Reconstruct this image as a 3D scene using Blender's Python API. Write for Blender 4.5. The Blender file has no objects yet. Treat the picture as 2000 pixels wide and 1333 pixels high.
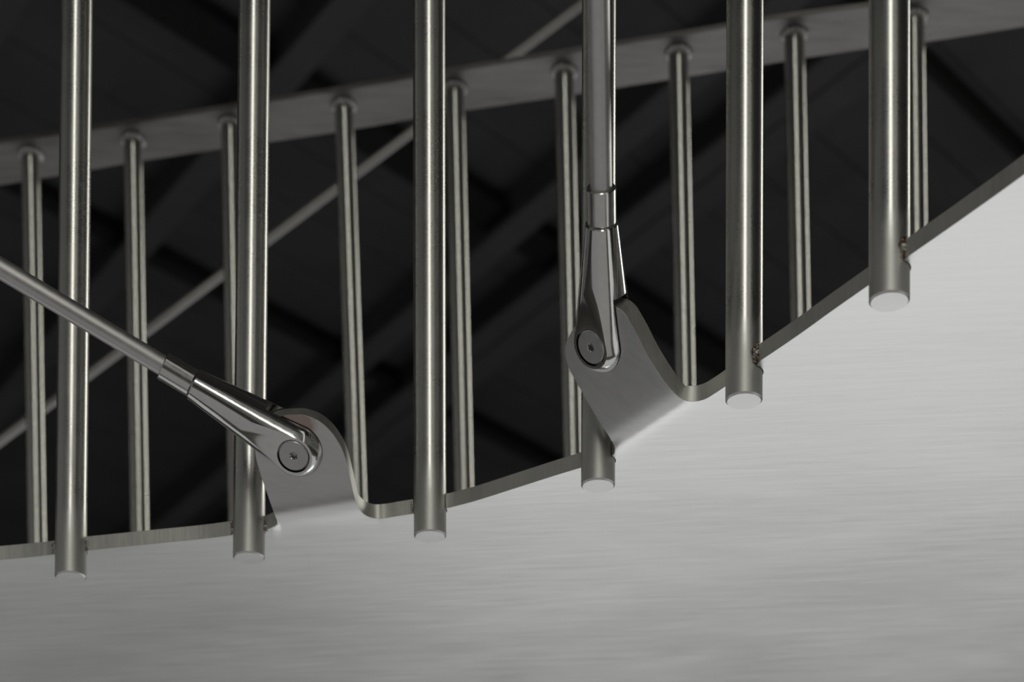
import bpy, bmesh, math, random
from mathutils import Vector, Matrix, noise
from mathutils.geometry import delaunay_2d_cdt, intersect_point_line
random.seed(4)
S = bpy.context.scene
COL = S.collection
F, YH, CX = 4000.0, 2694.0, 1000.0          # focal length and horizon of the level, shifted lens (2000 x 1333 frame)

# ------------------------------------------------------------------ helpers
def at(px, py, Y):
    return Vector(((px - CX) / F * Y, Y, (YH - py) / F * Y))
def at_z(px, py, z):
    return at(px, py, z * F / (YH - py))
def to_px(P):
    return (CX + F * P.x / P.y, YH - F * P.z / P.y)
def ray_plane(px, py, P0, n):
    d = Vector(((px - CX) / F, 1.0, (YH - py) / F))
    return d * (n.dot(P0) / n.dot(d))

def empty(name, loc=(0, 0, 0)):
    o = bpy.data.objects.new(name, None); COL.objects.link(o); o.location = loc
    o.empty_display_size = 0.05
    return o
def tag(o, label=None, cat=None, group=None, kind=None):
    if label: o['label'] = label
    if cat: o['category'] = cat
    if group: o['group'] = group
    if kind: o['kind'] = kind
    return o
def world_of(o):
    M = Matrix.Translation(o.location) if o.parent is None else world_of(o.parent) @ Matrix.Translation(o.location)
    return M
def obj(name, bm, mats, parent=None, loc=None, sharp=35):
    """links bm (given in world coordinates) as one mesh object whose origin is at loc"""
    loc = Vector(loc) if loc is not None else Vector((0, 0, 0))
    bmesh.ops.translate(bm, verts=bm.verts, vec=-loc)
    for f in bm.faces: f.smooth = True
    lim = math.radians(sharp)
    for e in bm.edges:
        e.smooth = not (len(e.link_faces) == 2 and e.calc_face_angle(0.0) > lim)
    me = bpy.data.meshes.new(name); bm.to_mesh(me); bm.free()
    for m in (mats if isinstance(mats, (list, tuple)) else [mats]): me.materials.append(m)
    o = bpy.data.objects.new(name, me); COL.objects.link(o)
    if parent is not None:
        o.parent = parent
        o.location = loc - world_of(parent).translation
    else:
        o.location = loc
    return o

def frame_of(a):
    a = a.normalized()
    t = Vector((0, 0, 1)) if abs(a.z) < 0.9 else Vector((1, 0, 0))
    u = a.cross(t).normalized(); v = a.cross(u).normalized()
    return u, v, a
def lathe(bm, P, a, prof, seg=48, cap0=True, cap1=True, uv=None):
    """revolves prof = [(s, r)...] about the line P + s*a"""
    u, v, a = uv if uv else frame_of(a)
    rings = []
    for s, r in prof:
        c = P + a * s
        if r < 1e-7:
            rings.append([bm.verts.new(c)])
        else:
            rings.append([bm.verts.new(c + (u * math.cos(2*math.pi*k/seg) + v * math.sin(2*math.pi*k/seg)) * r) for k in range(seg)])
    for A, B in zip(rings, rings[1:]):
        for k in range(seg):
            k2 = (k + 1) % seg
            if len(A) == 1 and len(B) == 1: continue
            if len(A) == 1: bm.faces.new((A[0], B[k], B[k2]))
            elif len(B) == 1: bm.faces.new((A[k], B[0], A[k2]))
            else: bm.faces.new((A[k], B[k], B[k2], A[k2]))
    if cap0 and len(rings[0]) > 1: bm.faces.new(rings[0])
    if cap1 and len(rings[-1]) > 1: bm.faces.new(rings[-1][::-1])
    bmesh.ops.recalc_face_normals(bm, faces=bm.faces)
    return bm
def prism(bm, pts, up):
    """closed solid from a convex or simple plan polygon and an offset vector"""
    a = [bm.verts.new(p) for p in pts]; b = [bm.verts.new(Vector(p) + up) for p in pts]
    bm.faces.new(a); bm.faces.new(b[::-1])
    for i in range(len(a)):
        j = (i + 1) % len(a); bm.faces.new((a[i], b[i], b[j], a[j]))
    bmesh.ops.recalc_face_normals(bm, faces=bm.faces)

# ------------------------------------------------------------------ materials
def nodes(name):
    m = bpy.data.materials.new(name); m.use_nodes = True
    nt = m.node_tree; b = nt.nodes['Principled BSDF']
    return m, nt, b
def noise_node(nt, vec, scale, detail=4.0, rough=0.6):
    n = nt.nodes.new('ShaderNodeTexNoise'); n.inputs['Scale'].default_value = scale
    n.inputs['Detail'].default_value = detail; n.inputs['Roughness'].default_value = rough
    nt.links.new(vec, n.inputs['Vector']); return n.outputs[0]
def mapped(nt, scale=(1, 1, 1), rot=(0, 0, 0)):
    t = nt.nodes.new('ShaderNodeTexCoord'); mp = nt.nodes.new('ShaderNodeMapping')
    mp.inputs['Scale'].default_value = scale; mp.inputs['Rotation'].default_value = rot
    nt.links.new(t.outputs['Object'], mp.inputs['Vector']); return mp.outputs[0]
def ramp(nt, fac, a, b, lo=0.3, hi=0.7):
    r = nt.nodes.new('ShaderNodeMapRange')
    r.inputs['From Min'].default_value = lo; r.inputs['From Max'].default_value = hi
    r.inputs['To Min'].default_value = a; r.inputs['To Max'].default_value = b
    nt.links.new(fac, r.inputs['Value']); return r.outputs[0]
def mixrgb(nt, fac, a, b):
    m = nt.nodes.new('ShaderNodeMix'); m.data_type = 'RGBA'
    m.inputs[6].default_value = (*a, 1); m.inputs[7].default_value = (*b, 1)
    nt.links.new(fac, m.inputs[0]); return m.outputs[2]
def math_node(nt, op, a, b):
    m = nt.nodes.new('ShaderNodeMath'); m.operation = op
    for i, x in enumerate((a, b)):
        if isinstance(x, (int, float)): m.inputs[i].default_value = x
        else: nt.links.new(x, m.inputs[i])
    return m.outputs[0]
def bump(nt, b, h, strength, dist=0.0005):
    n = nt.nodes.new('ShaderNodeBump'); n.inputs['Strength'].default_value = strength
    n.inputs['Distance'].default_value = dist
    nt.links.new(h, n.inputs['Height']); nt.links.new(n.outputs[0], b.inputs['Normal'])

def steel(name, base, base2, r0, r1, streak=(30, 30, 30), rot=(0, 0, 0), bstr=0.15, blotch=9.0, bdist=0.0003):
    m, nt, b = nodes(name)
    b.inputs['Metallic'].default_value = 1.0
    v = mapped(nt, streak, rot)
    fine = noise_node(nt, v, 12.0, 5.0, 0.65)
    big = noise_node(nt, mapped(nt, tuple(1 + 0.06 * (s - 1) for s in streak), rot), blotch, 3.0, 0.5)
    mix = math_node(nt, 'ADD', math_node(nt, 'MULTIPLY', fine, 0.5), math_node(nt, 'MULTIPLY', big, 0.5))
    nt.links.new(mixrgb(nt, ramp(nt, mix, 0, 1, 0.36, 0.64), base, base2), b.inputs['Base Color'])
    nt.links.new(ramp(nt, mix, r0, r1, 0.36, 0.64), b.inputs['Roughness'])
    bump(nt, b, fine, bstr, bdist)
    return m
def sep_z(nt):
    t = nt.nodes.new('ShaderNodeTexCoord'); x = nt.nodes.new('ShaderNodeSeparateXYZ')
    nt.links.new(t.outputs['Object'], x.inputs[0]); return x.outputs[2]
def rougher_foot(m, z0, z1, extra):
    """the sanded zone near the welded foot of a rod"""
    nt = m.node_tree; b = nt.nodes['Principled BSDF']
    old = b.inputs['Roughness'].links[0].from_socket
    n = noise_node(nt, mapped(nt, (60, 60, 25)), 4.0, 3.0)
    z = math_node(nt, 'ADD', sep_z(nt), math_node(nt, 'MULTIPLY', math_node(nt, 'SUBTRACT', n, 0.5), 0.03))
    nt.links.new(math_node(nt, 'ADD', old, ramp(nt, z, extra, 0.0, z0, z1)), b.inputs['Roughness'])
def brown_tint(m, centre, radii, colour):
    """a brown tint on the plate, round one point in object space"""
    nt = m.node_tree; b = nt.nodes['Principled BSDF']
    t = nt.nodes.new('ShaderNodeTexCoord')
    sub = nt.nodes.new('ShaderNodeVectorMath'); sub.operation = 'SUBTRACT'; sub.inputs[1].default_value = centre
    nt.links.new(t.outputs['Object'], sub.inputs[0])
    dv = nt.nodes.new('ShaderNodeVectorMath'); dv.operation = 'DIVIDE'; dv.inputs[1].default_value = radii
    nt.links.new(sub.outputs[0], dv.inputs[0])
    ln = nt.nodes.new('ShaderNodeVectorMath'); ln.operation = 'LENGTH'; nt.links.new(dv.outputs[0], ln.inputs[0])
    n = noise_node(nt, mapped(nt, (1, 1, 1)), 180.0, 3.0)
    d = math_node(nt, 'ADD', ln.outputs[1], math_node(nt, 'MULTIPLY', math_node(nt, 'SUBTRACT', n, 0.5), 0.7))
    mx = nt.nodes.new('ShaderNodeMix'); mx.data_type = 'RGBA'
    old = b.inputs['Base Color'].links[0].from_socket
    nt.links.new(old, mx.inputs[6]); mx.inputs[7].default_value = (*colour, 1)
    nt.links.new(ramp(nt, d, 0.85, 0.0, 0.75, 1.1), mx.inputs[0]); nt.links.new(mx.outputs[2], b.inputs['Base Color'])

M = {}
M['plate'] = steel('brushed_plate_steel', (0.58, 0.58, 0.58), (0.69, 0.69, 0.68), 0.30, 0.345, (1.6, 16, 6), (0, 0, 0.06), 0.16, 5.0)
M['edge'] = steel('ground_edge_steel', (0.56, 0.56, 0.53), (0.68, 0.68, 0.64), 0.42, 0.55, (40, 40, 4), (0, 0, 0), 0.3)
M['rod'] = steel('brushed_rod_steel', (0.56, 0.56, 0.54), (0.66, 0.66, 0.63), 0.25, 0.33, (45, 45, 110), (0, 0, 0), 0.05, 4.0, 0.00012)
rougher_foot(M['rod'], 0.018, 0.05, 0.22)
M['cap'] = steel('sawn_end_steel', (0.60, 0.60, 0.60), (0.72, 0.72, 0.71), 0.34, 0.44, (30, 30, 30), (0, 0, 0), 0.2)
M['far_rod'] = steel('baluster_steel', (0.56, 0.56, 0.53), (0.64, 0.64, 0.60), 0.21, 0.27, (30, 30, 60), (0, 0, 0), 0.02, 4.0, 0.0001)
M['tie'] = steel('satin_tie_steel', (0.58, 0.57, 0.57), (0.66, 0.65, 0.65), 0.40, 0.50, (20, 20, 20), (0, 0, 0), 0.10)
M['polish'] = steel('polished_fork_steel', (0.62, 0.62, 0.61), (0.70, 0.70, 0.69), 0.07, 0.13, (20, 20, 20), (0, 0, 0), 0.06)
M['sleeve'] = steel('turned_sleeve_steel', (0.58, 0.58, 0.57), (0.66, 0.66, 0.65), 0.14, 0.24, (20, 20, 20), (0, 0, 0), 0.08)
M['pin'] = steel('pin_steel', (0.46, 0.46, 0.46), (0.54, 0.54, 0.54), 0.28, 0.38, (24, 24, 24), (0, 0, 0), 0.12)
M['rail'] = steel('dull_rail_steel', (0.135, 0.128, 0.125), (0.25, 0.24, 0.236), 0.42, 0.55, (1.5, 9, 9), (0, 0, -0.2), 0.15, 6.0)
M['dull'] = steel('dull_tie_steel', (0.36, 0.355, 0.35), (0.42, 0.415, 0.41), 0.5, 0.6, (9, 9, 9))
def weld_mat():
    m, nt, b = nodes('weld_bead_steel')
    b.inputs['Metallic'].default_value = 1.0
    n1 = noise_node(nt, mapped(nt), 260.0, 3.0)
    nt.links.new(mixrgb(nt, ramp(nt, n1, 0, 1, 0.42, 0.58), (0.20, 0.13, 0.09), (0.50, 0.49, 0.46)), b.inputs['Base Color'])
    b.inputs['Roughness'].default_value = 0.33
    bump(nt, b, noise_node(nt, mapped(nt), 520.0, 3.0), 0.6, 0.001)
    return m
M['weld'] = weld_mat()
def flat(name, c, rough=0.8, var=0.3, scale=6.0):
    m, nt, b = nodes(name)
    n = noise_node(nt, mapped(nt), scale, 5.0)
    nt.links.new(mixrgb(nt, ramp(nt, n, 0, 1), tuple(x * (1 - var) for x in c), tuple(x * (1 + var) for x in c)), b.inputs['Base Color'])
    b.inputs['Roughness'].default_value = rough
    b.inputs['Specular IOR Level'].default_value = 0.2
    return m
M['deck'] = flat('dark_deck_boards', (0.060, 0.058, 0.060), 0.85, 0.15, 3.0)
M['beam'] = flat('dark_painted_beam', (0.063, 0.061, 0.063), 0.7, 0.1, 4.0)
M['shaded_band'] = flat('black_shaded_band', (0.010, 0.010, 0.010), 0.8, 0.1)  # near-black base puts the shade of the ceiling's dark bands into colour
M['floor'] = flat('pale_concrete_floor', (0.38, 0.37, 0.35), 0.8, 0.12, 2.0)

# ------------------------------------------------------------------ the walkway plate with its two bent-up lugs
A0, B0 = 0.5375, 0.04                       # underside of the plate: z = A0 + B0 * x
PT = 0.0090                                 # plate thickness
PN = Vector((B0, 0, -1)).normalized()       # underside normal
def on_plate(px, py):
    u, v = (px - CX) / F, (YH - py) / F
    Y = A0 / (v - B0 * u)
    return Vector((u * Y, Y, v * Y))
PP = Vector((0, 1, A0))

class Lug: pass
def make_lug(a, b, tau, yaw, soft, box, thick, foot):
    L = Lug()
    P, Q = on_plate(*a), on_plate(*b)
    c = (Q - P).normalized()
    h = Vector((c.y, -c.x, 0)).normalized()
    if h.y > 0: h = -h
    h = Matrix.Rotation(math.radians(yaw), 3, 'Z') @ h
    t = math.radians(tau)
    L.n = (h * math.cos(t) + Vector((0, 0, -1)) * math.sin(t)).normalized()
    L.P = (P + Q) / 2
    L.soft, L.box, L.thick, L.foot = soft, box, thick, foot
    return L
LUGS = [make_lug((541, 1012), (700, 1000), 50, -9, 10.0, (480, 760, 745, 1060), 0.0085, (541, 1024)),
        make_lug((1200, 868), (1345, 776), 40, 0, 9.0, (1080, 560, 1420, 930), 0.0105, (1198, 882))]
def inv_depth(P, n, px, py):
    d = Vector(((px - CX) / F, 1.0, (YH - py) / F))
    return n.dot(d) / n.dot(P)
def under(px, py):
    """front/underside surface point above image point, and the local thickness"""
    ip = inv_depth(PP, PN, px, py); th = PT
    for L in LUGS:
        x0, y0, x1, y1 = L.box
        if x0 <= px <= x1 and y0 <= py <= y1 and not (px < L.foot[0] and py > L.foot[1]):
            il = inv_depth(L.P, L.n, px, py)
            # smooth join of the two planes along the bend
            d = ip - il
            g = (inv_depth(PP, PN, px, py - 1) - inv_depth(L.P, L.n, px, py - 1)) - d
            w = max(abs(g), 1e-7) * L.soft
            if d / w > 6: sp = d
            elif d / w < -6: sp = 0.0
            else: sp = w * math.log(1 + math.exp(d / w))
            k = min(1.0, max(0.0, d / (w * 6)))
            th = PT + (L.thick - PT) * k
            ip = ip - sp
    return at(px, py, 1.0 / ip), th

def smooth_line(pts, step=6.0):
    """Catmull-Rom through traced points, resampled"""
    P = [Vector(p) for p in pts]
    out = []
    for i in range(len(P) - 1):
        p0 = P[max(i - 1, 0)]; p1 = P[i]; p2 = P[i + 1]; p3 = P[min(i + 2, len(P) - 1)]
        n = max(1, int((p2 - p1).length / step))
        d01 = max((p1 - p0).length, 1e-6) ** .5; d12 = max((p2 - p1).length, 1e-6) ** .5; d23 = max((p3 - p2).length, 1e-6) ** .5
        m1 = (p2 - p1) if i == 0 else ((p1 - p0) / d01 - (p2 - p0) / (d01 + d12) + (p2 - p1) / d12) * d12
        m2 = (p2 - p1) if i == len(P) - 2 else ((p2 - p1) / d12 - (p3 - p1) / (d12 + d23) + (p3 - p2) / d23) * d12
        for k in range(n):
            t = k / n
            out.append((2*t**3 - 3*t**2 + 1) * p1 + (t**3 - 2*t**2 + t) * m1 + (-2*t**3 + 3*t**2) * p2 + (t**3 - t**2) * m2)
    out.append(P[-1])
    return [tuple(p) for p in out]

ROD_R = 0.0100
# near balusters: px x at the plate, px y of the end disc, px y of the underside edge at the rod, px x at the top of the frame
NEAR = [(138, 1130, 1080, 150), (486, 1092, 1040, 497), (840, 1050, 999, 838), (1168, 951, 903, 1170), (1453, 785, 731, 1455), (1737, 591, 529, 1737)]
def notch(i):
    """half-round notch the baluster sits in, as image points, left to right round the back"""
    x, _, ye, _ = NEAR[i]
    C = on_plate(x, ye)
    pts = []
    r = ROD_R + 0.0005
    l = NOTCH_DIR[i]
    for k in range(0, 13):
        a = math.pi * k / 12
        d = -l * math.cos(a) + Vector((-l.y, l.x, 0)) * math.sin(a)
        p = C + d * r
        p.z = A0 + B0 * p.x
        pts.append(to_px(p))
    return pts
NOTCH_DIR = []
for i in range(6):
    j0, j1 = max(i - 1, 0), min(i + 1, 5)
    p, q = on_plate(NEAR[j0][0], NEAR[j0][2]), on_plate(NEAR[j1][0], NEAR[j1][2])
    d = (q - p); d.z = 0; d.normalize(); NOTCH_DIR.append(d)

seg = []
seg.append(smooth_line([(-800, 1150), (-350, 1121), (0, 1094.5), (60, 1089), (106, 1084)], 14)); seg.append(notch(0))
seg.append(smooth_line([(171, 1076), (300, 1063), (400, 1053), (454, 1046)], 10)); seg.append(notch(1))
seg.append(smooth_line([(519, 1036), (529, 1032)], 4))
seg.append(smooth_line([(531, 1031), (537, 1028), (541, 1021), (535, 1003), (520, 960), (508, 924), (499, 890), (499, 862), (510, 836), (530, 818), (545, 813.5), (559, 811.5), (575, 810.5), (592, 811.5),
                        (622, 822.5), (646, 843), (663, 868), (673, 891), (683.7, 933), (691, 966), (700, 992), (712, 1006), (730, 1013), (750, 1013), (778, 1008.5), (807, 1004)], 4)); seg.append(notch(2))
seg.append(smooth_line([(873, 993.5), (925, 980), (1015, 951.5), (1095, 926), (1135, 914)], 8)); seg.append(notch(3))
seg.append(smooth_line([(1200, 886), (1200.5, 878), (1198, 868), (1176, 832.6), (1152, 793.6), (1131, 756), (1111.5, 720), (1104.5, 697), (1103.5, 680), (1110, 660), (1125, 634.5), (1142, 614), (1162, 601), (1184, 596), (1204, 600), (1220, 613),
                        (1230, 629), (1242, 650), (1260, 686), (1278, 716), (1296, 743.5), (1311, 762), (1326, 776), (1341, 783.5), (1359, 784.5), (1377, 780), (1395, 769.6), (1414, 757)], 4)); seg.append(notch(4))
seg.append(smooth_line([(1486, 704), (1512, 687), (1566, 650), (1620, 611), (1697, 557)], 8)); seg.append(notch(5))
seg.append(smooth_line([(1775, 500), (1850, 448), (2000, 341), (2200, 190), (2400, 20)], 10))
far_edge = [(2400, 20), (2900, 1000), (2600, 1640), (1800, 1690), (1000, 1735), (0, 1775), (-1400, 1800), (-800, 1150)]
outline = [p for s in seg for p in s]
o2 = []
for p in outline:
    if not o2 or (Vector(p) - Vector(o2[-1])).length > 0.8: o2.append(tuple(p))
for a, b in zip(far_edge, far_edge[1:]):
    a, b = Vector(a), Vector(b); n = max(2, int((b - a).length / 60))
    for k in range(1, n): o2.append(tuple(a.lerp(b, k / n)))
outline = o2
def inside(p):
    x, y = p; c = False; n = len(outline)
    for i in range(n):
        x1, y1 = outline[i]; x2, y2 = outline[(i + 1) % n]
        if (y1 > y) != (y2 > y) and x < (x2 - x1) * (y - y1) / (y2 - y1) + x1: c = not c
    return c
def near_edge(p, d):
    return any((p[0] - q[0]) ** 2 + (p[1] - q[1]) ** 2 < d * d for q in outline)
pts = [Vector(p) for p in outline]
for L in LUGS:
    x0, y0, x1, y1 = L.box
    y = y0
    while y <= y1 + 30:
        x = x0 - 20
        while x <= x1 + 40:
            if inside((x, y)) and not near_edge((x, y), 3.5): pts.append(Vector((x + (y % 2), y)))
            x += 7
        y += 7
for gx in range(-1300, 2900, 90):
    for gy in range(100, 1800, 90):
        if any(L.box[0] - 20 < gx < L.box[2] + 40 and L.box[1] < gy < L.box[3] + 30 for L in LUGS): continue
        if inside((gx, gy)) and not near_edge((gx, gy), 14): pts.append(Vector((gx, gy)))
nb = len(outline)
cv, ce, cf, *_ = delaunay_2d_cdt(pts, [(i, (i + 1) % nb) for i in range(nb)], [], 1, 1e-6)
WALK = empty('walkway', (0.0, 1.26, A0))
tag(WALK, 'bright brushed steel walkway plate with six thick round balusters welded along its near edge', 'walkway')
bm = bmesh.new()
top, bot = [], []
for p in cv:
    P, th = under(p.x, p.y)
    Pa, _ = under(p.x + 0.5, p.y); Pb, _ = under(p.x, p.y + 0.5); Pc, _ = under(p.x - 0.5, p.y); Pd, _ = under(p.x, p.y - 0.5)
    n = (Pa - Pc).cross(Pb - Pd).normalized()
    if n.dot(P) > 0: n = -n
    bot.append(bm.verts.new(P)); top.append(bm.verts.new(P - n * th))
ecount = {}
for f in cf:
    c = sum((cv[i] for i in f), Vector((0, 0))) / len(f)
    if not inside((c.x, c.y)): continue
    bm.faces.new([bot[i] for i in f]).material_index = 0
    bm.faces.new([top[i] for i in reversed(f)]).material_index = 0
    for a, b in zip(f, list(f[1:]) + [f[0]]):
        k = (min(a, b), max(a, b)); ecount.setdefault(k, []).append((a, b))
for k, v in ecount.items():
    if len(v) == 1:
        a, b = v[0]
        fc = bm.faces.new((bot[b], bot[a], top[a], top[b])); fc.material_index = 1
bmesh.ops.delete(bm, geom=[v for v in bm.verts if not v.link_faces], context='VERTS')
bmesh.ops.recalc_face_normals(bm, faces=bm.faces)
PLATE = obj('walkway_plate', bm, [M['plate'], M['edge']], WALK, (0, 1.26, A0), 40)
PLATE['label'] = 'bright brushed plate underside with two lugs bent out of its edge'
brown_tint(M['plate'], under(574, 830)[0] - Vector((0, 1.26, A0)), (0.0135, 0.03, 0.0075), (0.36, 0.27, 0.24))  # brown-tinted patch on the left lug, its border broken by noise
bv = PLATE.modifiers.new('soft_edge', 'BEVEL'); bv.width = 0.0006; bv.segments = 2; bv.limit_method = 'ANGLE'; bv.angle_limit = math.radians(50); bv.harden_normals = False

# ------------------------------------------------------------------ balusters
RAIL_Z = 1.33
def baluster_bm(Pb, Ptop, r):
    bm = bmesh.new()
    a = (Ptop - Pb); Lh = a.length
    c = 0.0009
    lathe(bm, Pb, a, [(0, r - c), (c, r), (Lh * .25, r), (Lh * .5, r), (Lh, r)], 64)
    return bm
def blob(bm, P, rx, rz, seed, lumps=7, u=Vector((1, 0, 0)), depth=0.6):
    """lumpy weld bead: a chain of overlapping drops"""
    rng = random.Random(seed)
    w = u.cross(Vector((0, 0, 1))).normalized()
    for k in range(lumps):
        t = k / (lumps - 1) * 2 - 1
        c = P + Vector((0, 0, t * rz)) + u * rng.uniform(-.45, .45) * rx + w * rng.uniform(-.2, .2) * rx
        rr = rx * rng.uniform(0.5, 0.8) * (1 - 0.35 * abs(t))
        res = bmesh.ops.create_icosphere(bm, subdivisions=2, radius=rr)
        for v in res['verts']:
            s = 1 + 0.22 * noise.noise(v.co * 900 + Vector((seed, k, 0)))
            v.co = Vector((v.co.x * s, v.co.y * s, v.co.z * s * 1.05)) + c
# weld beads: (baluster, px x, px y, half-width px, half-height px)
BEADS = [(0, 173.5, 1063, 7, 15), (0, 104, 1071, 4, 13), (1, 452, 1033, 5, 14), (1, 520.5, 1028, 8, 9), (2, 873.5, 976, 6, 15), (2, 804.5, 990, 4, 12),
         (3, 1195, 876, 7, 14), (4, 1476.5, 688, 10, 21), (5, 1764, 485, 12, 23)]
BAL = []
for i, (x, yend, ye, xt) in enumerate(NEAR):
    C = on_plate(x, ye); Y = C.y
    Pb = at(x, yend, Y); T = at(xt, 0, Y)
    k = (RAIL_Z - Pb.z) / (T.z - Pb.z)
    bm = baluster_bm(Pb, Pb.lerp(T, k), ROD_R)
    for f in bm.faces:
        if max(v.co.z for v in f.verts) < Pb.z + 0.0012: f.material_index = 1
    o = obj('baluster', bm, [M['rod'], M['cap']], WALK, Pb, 30)
    BAL.append(o)
    for (j, bx, by, hw, hh) in BEADS:
        if j != i: continue
        s = Y / F
        side = 1 if bx > x else -1
        P = at(bx, by, min(Y, on_plate(x + side * 34, ye - (18 if i > 3 else 6) * (side > 0 and i > 2)).y) - 0.0012)
        bb = bmesh.new(); blob(bb, P, hw * s, hh * s * 0.75, 10 * i + side, max(5, int(hh / 2.2)))
        w = obj('weld_bead', bb, M['weld'], o, P, 60)
        if i >= 4: w['label'] = 'lumpy weld bead with brown heat tint'
# handrail over the near balusters (above the frame)
bm = bmesh.new()
hp = [Vector((b[0], b[1], 0)) for b in []]
cl = []
for i in range(6):
    p = BAL[i]; Pb = world_of(WALK).translation + p.location
    cl.append(Vector((Pb.x, Pb.y, RAIL_Z)))
cl.insert(0, cl[0] + (cl[0] - cl[1]) * 2.0); cl.append(cl[-1] + (cl[-1] - cl[-2]) * 1.2)
li, ro = [], []
for i, c in enumerate(cl):
    d = (cl[min(i + 1, len(cl) - 1)] - cl[max(i - 1, 0)]).normalized(); nrm = Vector((-d.y, d.x, 0)) * 0.03
    li.append(c + nrm); ro.append(c - nrm)
prism(bm, li + ro[::-1], Vector((0, 0, 0.008)))
obj('handrail', bm, M['rail'], WALK, cl[3], 30)

# ------------------------------------------------------------------ far guard railing
rail_top = [(-400, 338), (0, 281), (182, 254), (462, 210), (700, 171.5), (870, 143), (1136, 100), (1350, 66.5), (1492, 42), (1695, 14), (1810, -2), (2000, -32), (2400, -100)]
rail_bot = [(-400, 418), (0, 362), (115, 343), (238, 321), (437, 290.5), (654, 259), (804, 233), (902, 217), (1080, 191), (1304, 156), (1492, 126), (1695, 95), (1807, 82), (2000, 52), (2400, -14)]
RAIL = empty('guard_railing', at_z(900, 174, RAIL_Z) * 1.0)
RAIL.location.z = A0 + PT
tag(RAIL, 'blurred guard railing behind the plate, flat grey rail on thin round balusters', 'railing')
bm = bmesh.new()
tp = [at_z(x, y, RAIL_Z) for x, y in smooth_line(rail_top, 60)]
bp = [at_z(x, y, RAIL_Z) for x, y in smooth_line(rail_bot, 60)]
prism(bm, tp + bp[::-1], Vector((0, 0, 0.005)))
flat_rail = obj('flat_rail', bm, M['rail'], RAIL, at_z(900, 174, RAIL_Z), 30)
FAR = [(60, 300, 73, 1050), (260, 272, 273, 1030), (450, 241, 464, 1000), (672, 205, 697, 950), (888, 171, 906, 950), (1102, 139, 1119, 890), (1325, 102, 1338, 750), (1551, 67, 1562, 610), (1785, 32, 1790, 460),
       (-145, 330, -130, 1050)]
for i, (xt, yt, xb, yb) in enumerate(FAR):
    T = at_z(xt, yt, RAIL_Z); Y = T.y
    Bp = at(xb, yb, Y)
    zb = A0 + B0 * T.x + PT
    k = (zb - T.z) / (Bp.z - T.z)
    Pb = T.lerp(Bp, k); Pb.y = Y
    bm = bmesh.new(); lathe(bm, Pb, T - Pb, [(0, ROD_R), ((T - Pb).length, ROD_R)], 40)
    o = obj('baluster', bm, M['far_rod'], RAIL, Pb, 30)
    bm = bmesh.new()
    rng = random.Random(i)
    for q in range(14):
        a = 2 * math.pi * q / 14
        rr = rng.uniform(0.0022, 0.0036)
        res = bmesh.ops.create_icosphere(bm, subdivisions=2, radius=rr)
        for v in res['verts']: v.co += T + Vector((math.cos(a) * (ROD_R + .0012), math.sin(a) * (ROD_R + .0012), -0.0015))
    obj('weld_ring', bm, M['tie'], o, T, 60)

# ------------------------------------------------------------------ tension rods with fork ends, pinned to the lugs
def cut(bm, co, no, outer=True):
    r = bmesh.ops.bisect_plane(bm, geom=bm.verts[:] + bm.edges[:] + bm.faces[:], plane_co=co, plane_no=no, clear_outer=outer)
    ed = [e for e in r['geom_cut'] if isinstance(e, bmesh.types.BMEdge)]
    bmesh.ops.holes_fill(bm, edges=[e for e in bm.edges if len(e.link_faces) == 1], sides=0)
def fork_piece(O, a, n, L, cuts):
    R = 0.0168; rj = 0.0090
    prof = []
    for k in range(13):
        t = math.pi / 2 * k / 12
        prof.append((-R * math.cos(t), R * math.sin(t) if k else 0.0))
    for k in range(1, 13):
        s = L * k / 12
        prof.append((s, R + (rj - R) * (s / L) ** 0.92))
    prof.append((L + 0.0005, rj - 0.0005))
    bm = bmesh.new()
    w = n.cross(a).normalized()
    lathe(bm, O, a, prof, 96, True, True, (n, w, a))
    for co, no in cuts: cut(bm, co, no)
    return bm
def join(bms):
    out = bmesh.new()
    for b in bms:
        me = bpy.data.meshes.new('tmp'); b.to_mesh(me); b.free(); out.from_mesh(me); bpy.data.meshes.remove(me)
    bmesh.ops.recalc_face_normals(out, faces=out.faces)
    return out
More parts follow.
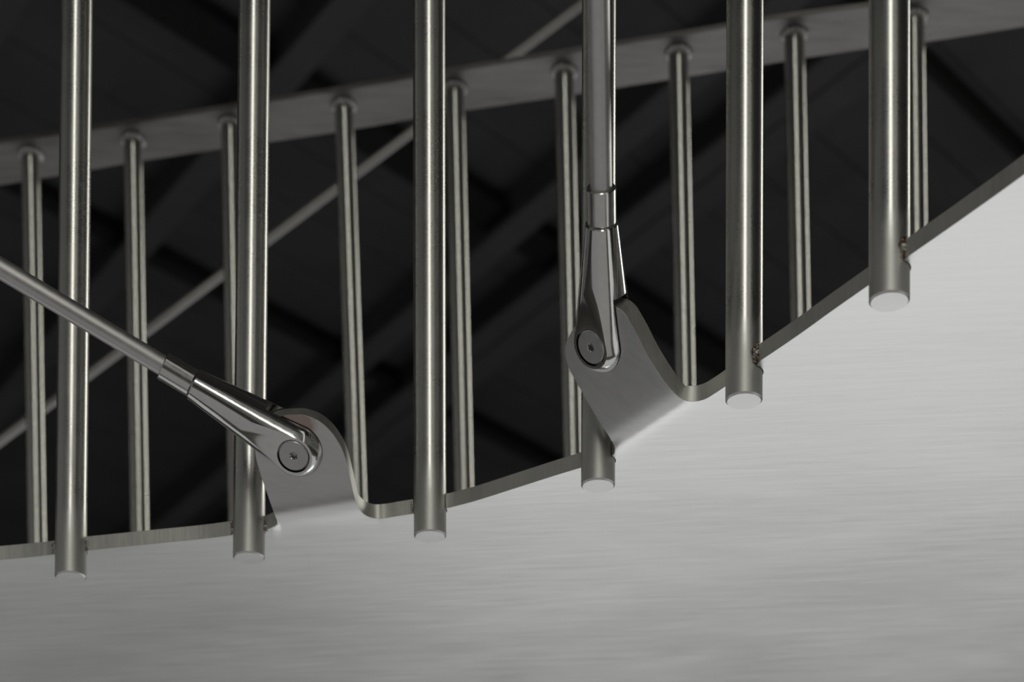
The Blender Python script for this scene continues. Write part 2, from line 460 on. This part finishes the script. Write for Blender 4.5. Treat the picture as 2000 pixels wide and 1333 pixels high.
def tension_rod(L, pin, far, junction, sleeve_end, label, zend, hexrot):
    n = L.n; D = 0.0122; G = L.thick / 2 + 0.0008
    P0 = L.P - n * (L.thick / 2)                       # mid plane of the lug
    Cface = ray_plane(pin[0], pin[1], P0 + n * D, n)
    O = Cface - n * D
    a = (ray_plane(far[0], far[1], P0, n) - O).normalized()
    def s_of(px):
        return (ray_plane(px[0], px[1], P0, n) - O).dot(a)
    sj, ss = s_of(junction), s_of(sleeve_end)
    root = empty('tension_rod', O)
    tag(root, label, 'tension rod', 'tension rods pinned to the walkway lugs')
    rs = 0.0265                                         # slot root distance from the pin
    bm = fork_piece(O, a, n, sj, [(O + n * D, n), (O - n * D, -n)])
    fork = obj('fork_end', bm, M['polish'], root, O, 28)
    fork['label'] = 'polished fork end straddling the lug'
    # slot for the lug, and the pin hole
    w = n.cross(a).normalized()
    cb = bmesh.new()
    q = O - a * 0.03 - n * G
    prism(cb, [q - w * .03, q + w * .03, q + w * .03 + a * (rs + .03), q - w * .03 + a * (rs + .03)], n * (2 * G))
    c1 = obj('slot_cutter', cb, M['pin'], root, O, 30)
    cb = bmesh.new(); lathe(cb, O - n * 0.05, n, [(0, 0.0100), (0.1, 0.0100)], 64)
    c2 = obj('pin_hole_cutter', cb, M['pin'], root, O, 30)
    for c in (c1, c2):
        md = fork.modifiers.new('cut', 'BOOLEAN'); md.object = c; md.operation = 'DIFFERENCE'; md.solver = 'EXACT'
    bpy.context.view_layer.update()
    dg = bpy.context.evaluated_depsgraph_get()
    me = bpy.data.meshes.new_from_object(fork.evaluated_get(dg))
    fork.modifiers.clear(); old = fork.data; fork.data = me; bpy.data.meshes.remove(old)
    bpy.data.objects.remove(c1); bpy.data.objects.remove(c2)
    bmm = bmesh.new(); bmm.from_mesh(fork.data)
    bmesh.ops.dissolve_limit(bmm, angle_limit=math.radians(0.5), verts=bmm.verts, edges=bmm.edges, delimit={'SHARP'})
    for f in bmm.faces: f.smooth = True
    for e in bmm.edges: e.smooth = not (len(e.link_faces) == 2 and e.calc_face_angle(0.0) > math.radians(24))
    bmm.to_mesh(fork.data); bmm.free()
    bv = fork.modifiers.new('soft_edge', 'BEVEL'); bv.width = 0.0005; bv.segments = 2; bv.limit_method = 'ANGLE'; bv.angle_limit = math.radians(24)
    # pin with a star socket in its face
    u, v, _ = frame_of(n)
    u = (u * math.cos(hexrot) + v * math.sin(hexrot)); v = n.cross(u).normalized()
    bm = bmesh.new(); SEG = 72
    def ring(r, h, star=0.0):
        return [bm.verts.new(O + n * h + (u * math.cos(2*math.pi*k/SEG) + v * math.sin(2*math.pi*k/SEG)) * (r * (1 + star * math.cos(12*math.pi*k/SEG)))) for k in range(SEG)]
    R = 0.0092; top = D - 0.0002
    rings = [ring(R, -D), ring(R, top - .0006), ring(R - .0006, top), ring(0.0024, top, 0.10), ring(0.0019, top - .0005, 0.18), ring(0.0018, top - .0028, 0.18)]
    for A, B in zip(rings, rings[1:]):
        for k in range(SEG): bm.faces.new((A[k], A[(k+1) % SEG], B[(k+1) % SEG], B[k]))
    bm.faces.new(rings[0][::-1]); bm.faces.new(rings[-1])
    bmesh.ops.recalc_face_normals(bm, faces=bm.faces)
    p = obj('pin', bm, M['pin'], root, O, 25); p['label'] = 'dark round pin with a small star socket'
    # lock sleeve and rod
    bm = bmesh.new(); r = 0.0079; c = 0.0005
    lathe(bm, O, a, [(sj + .0004, r - .0006), (sj + .0014, r), (ss - c, r), (ss, r - c)], 64)
    obj('lock_sleeve', bm, M['sleeve'], root, O + a * sj, 25)
    bm = bmesh.new(); rr = 0.0058
    end = (zend - O.z) / a.z
    lathe(bm, O, a, [(ss - .004, rr), (ss + .3, rr), (ss + .8, rr), (end, rr)], 48)
    obj('rod', bm, M['tie'], root, O + a * ss, 30)
    return root
tension_rod(LUGS[0], (573, 892), (0, 524), (377, 754), (317, 717), 'tension rod slanting down from the left edge to a fork pinned on the left lug', 3.98, 0.3)
tension_rod(LUGS[1], (1153, 680), (1168, 0), (1181, 439), (1179, 367), 'upright tension rod ending in a fork pinned on the right lug', 3.98, 0.0)

# far tie rod, beyond the far railing
bm = bmesh.new()
p0, p1 = at(0, 862, 2.5), at(1135, 9, 2.5)
d = (p1 - p0).normalized()
p0 = p0 + d * ((0.60 - p0.z) / d.z)
p1 = p1 + d * ((3.98 - p1.z) / d.z)
lathe(bm, p0, p1 - p0, [(0, .0056), ((p1 - p0).length, .0056)], 32)
tie = obj('tie_rod', bm, M['dull'], None, p0, 30)
tag(tie, 'thin blurred tie rod slanting up to the right beyond the far railing', 'tie rod')

# ------------------------------------------------------------------ the dark hall: ceiling with beams, floor
CZ = 4.0
def struct(name, bm, m, loc=(0, 0, 0)):
    o = obj(name, bm, m, None, loc, 30); o['kind'] = 'structure'; return o
bm = bmesh.new()
dirb = Vector((0.87, 1.0, 0)).normalized(); nb_ = Vector((dirb.y, -dirb.x, 0))
prism(bm, [(-9, -6, CZ + .03), (9, -6, CZ + .03), (9, 16, CZ + .03), (-9, 16, CZ + .03)], Vector((0, 0, .1)))
k = -9.0
while k < 9.0:                                         # deck boards
    c = Vector((0, 6, 0)) + nb_ * k
    w = 0.253
    P = [c - dirb * 8.5, c + dirb * 8.5, c + dirb * 8.5 + nb_ * w, c - dirb * 8.5 + nb_ * w]
    prism(bm, [(p.x, p.y, CZ) for p in P], Vector((0, 0, .04)))
    k += 0.26
struct('ceiling', bm, M['deck'], (0, 5, CZ))
bm = bmesh.new(); prism(bm, [(-9, -6, -1.7), (9, -6, -1.7), (9, 16, -1.7), (-9, 16, -1.7)], Vector((0, 0, .1)))
struct('floor', bm, M['floor'], (0, 5, -1.65))
def hall_beam(name, px, py, wpx, direction, z, m):
    """box beam under the deck, its bottom face passing through an image point"""
    d = Vector((direction[0], direction[1], 0)).normalized(); nn = Vector((d.y, -d.x, 0))
    C = at_z(px, py, z); h = wpx
    bm = bmesh.new()
    tf = 0.018
    a, b = C - d * 4.5, C + d * 6.5
    prism(bm, [a + nn * h, b + nn * h, b - nn * h, a - nn * h], Vector((0, 0, tf)))           # bottom flange
    prism(bm, [a + nn * .01 + Vector((0, 0, tf)), b + nn * .01 + Vector((0, 0, tf)), b - nn * .01 + Vector((0, 0, tf)), a - nn * .01 + Vector((0, 0, tf))], Vector((0, 0, CZ - z - tf)))   # web
    return struct(name, bm, m, C)
BD = (-0.66, 1.0)
hall_beam('trim_1', 692, 0, 0.050, BD, 3.86, M['beam'])
hall_beam('trim_2', 1087, 385, 0.050, BD, 3.86, M['beam'])
hall_beam('trim_3', 1425, 290, 0.050, BD, 3.86, M['beam'])
hall_beam('trim_4', 770, 850, 0.060, BD, 3.86, M['beam'])
hall_beam('trim_5', 5, 5, 0.060, BD, 3.86, M['beam'])
JD = (0.87, 1.0)  # strips coloured black in place of shaded bands on the ceiling
hall_beam('trim_6', 300, 0, 0.070, JD, 3.93, M['shaded_band'])
hall_beam('trim_7', 1895, 216, 0.015, JD, 3.94, M['shaded_band'])
hall_beam('trim_8', 1005, 878, 0.03, JD, 3.93, M['shaded_band'])

# ------------------------------------------------------------------ light
def area(name, loc, target, sx, sy, power, color=(1, 1, 1)):
    l = bpy.data.lights.new(name, 'AREA'); l.shape = 'RECTANGLE'; l.size = sx; l.size_y = sy
    l.energy = power; l.color = color
    o = bpy.data.objects.new(name, l); COL.objects.link(o); o.location = loc
    dv = Vector(target) - Vector(loc)
    o.rotation_euler = dv.to_track_quat('-Z', 'Y').to_euler()
    return o
WARM = (1.0, 0.98, 0.88)
def floor_area(name, x, y, sx, sy, radiance, color=(1, 1, 1)):  # unseen upward lamps added at floor level in place of bounced light
    return area(name, (x, y, -1.5), (x, y + 0.001, 2.0), sx, sy, radiance * sx * sy * math.pi, color)
area('tall_window_light', (-0.13, -2.3, 2.2), (0.0, 1.3, 1.0), 0.17, 3.4, 11.5, WARM)
area('tall_window_light', (0.17, -2.3, 2.2), (0.0, 1.3, 1.0), 0.19, 3.4, 11.5, WARM)
area('slim_side_light', (1.95, -2.60, 1.1), (0.0, 1.3, 1.0), 0.30, 5.0, 5, WARM)  # unseen narrow dim lamp behind the camera, to the right
area('side_window_light', (4.2, 4.6, 2.6), (0.0, 1.4, 0.9), 0.8, 3.2, 44, WARM)
area('back_fill_light', (-1.2, -4.2, 1.6), (0.0, 1.3, 0.9), 5.5, 3.6, 5.5, (1.0, 0.99, 0.95))  # unseen broad fill added behind the camera to lift the rod bodies
area('left_fill_light', (-4.6, 0.2, 1.9), (0.0, 1.2, 0.9), 6.0, 3.6, 6.0, (1.0, 0.99, 0.95))  # unseen fill added on the left for rod sides and plate edges
floor_area('floor_bounce_light', 0.4, 4.2, 7.4, 4.8, 0.42)
floor_area('floor_patch_fill', 1.1, 4.6, 2.6, 1.8, 1.1)  # stronger lamp added for the bright upper right of the plate
floor_area('right_floor_fill', 2.5, 0.6, 1.6, 2.2, 0.55)  # added for the bright band on the right fork
floor_area('near_floor_fill', -1.5, -0.1, 5.4, 2.7, 0.20, (1.0, 0.97, 0.97))  # dim lamp added to set the tone of the lugs
W = bpy.data.worlds.new('hall_air'); S.world = W; W.use_nodes = True
W.node_tree.nodes['Background'].inputs[0].default_value = (1.0, 0.99, 0.95, 1)
W.node_tree.nodes['Background'].inputs[1].default_value = 0.09

# ------------------------------------------------------------------ camera
cam = bpy.data.cameras.new('camera'); co = bpy.data.objects.new('camera', cam); COL.objects.link(co)
co.location = (0, 0, 0); co.rotation_euler = (math.pi / 2, 0, 0)
cam.sensor_width = 36; cam.sensor_fit = 'HORIZONTAL'; cam.lens = F / 2000 * 36
cam.shift_y = (YH - 666.5) / 2000.0
cam.clip_start = 0.01; cam.clip_end = 100
cam.dof.use_dof = True; cam.dof.focus_distance = 1.15; cam.dof.aperture_fstop = 10.5
S.camera = co
S.view_settings.view_transform = 'Standard'; S.view_settings.look = 'None'
S.view_settings.exposure = 0.0; S.view_settings.gamma = 1.0
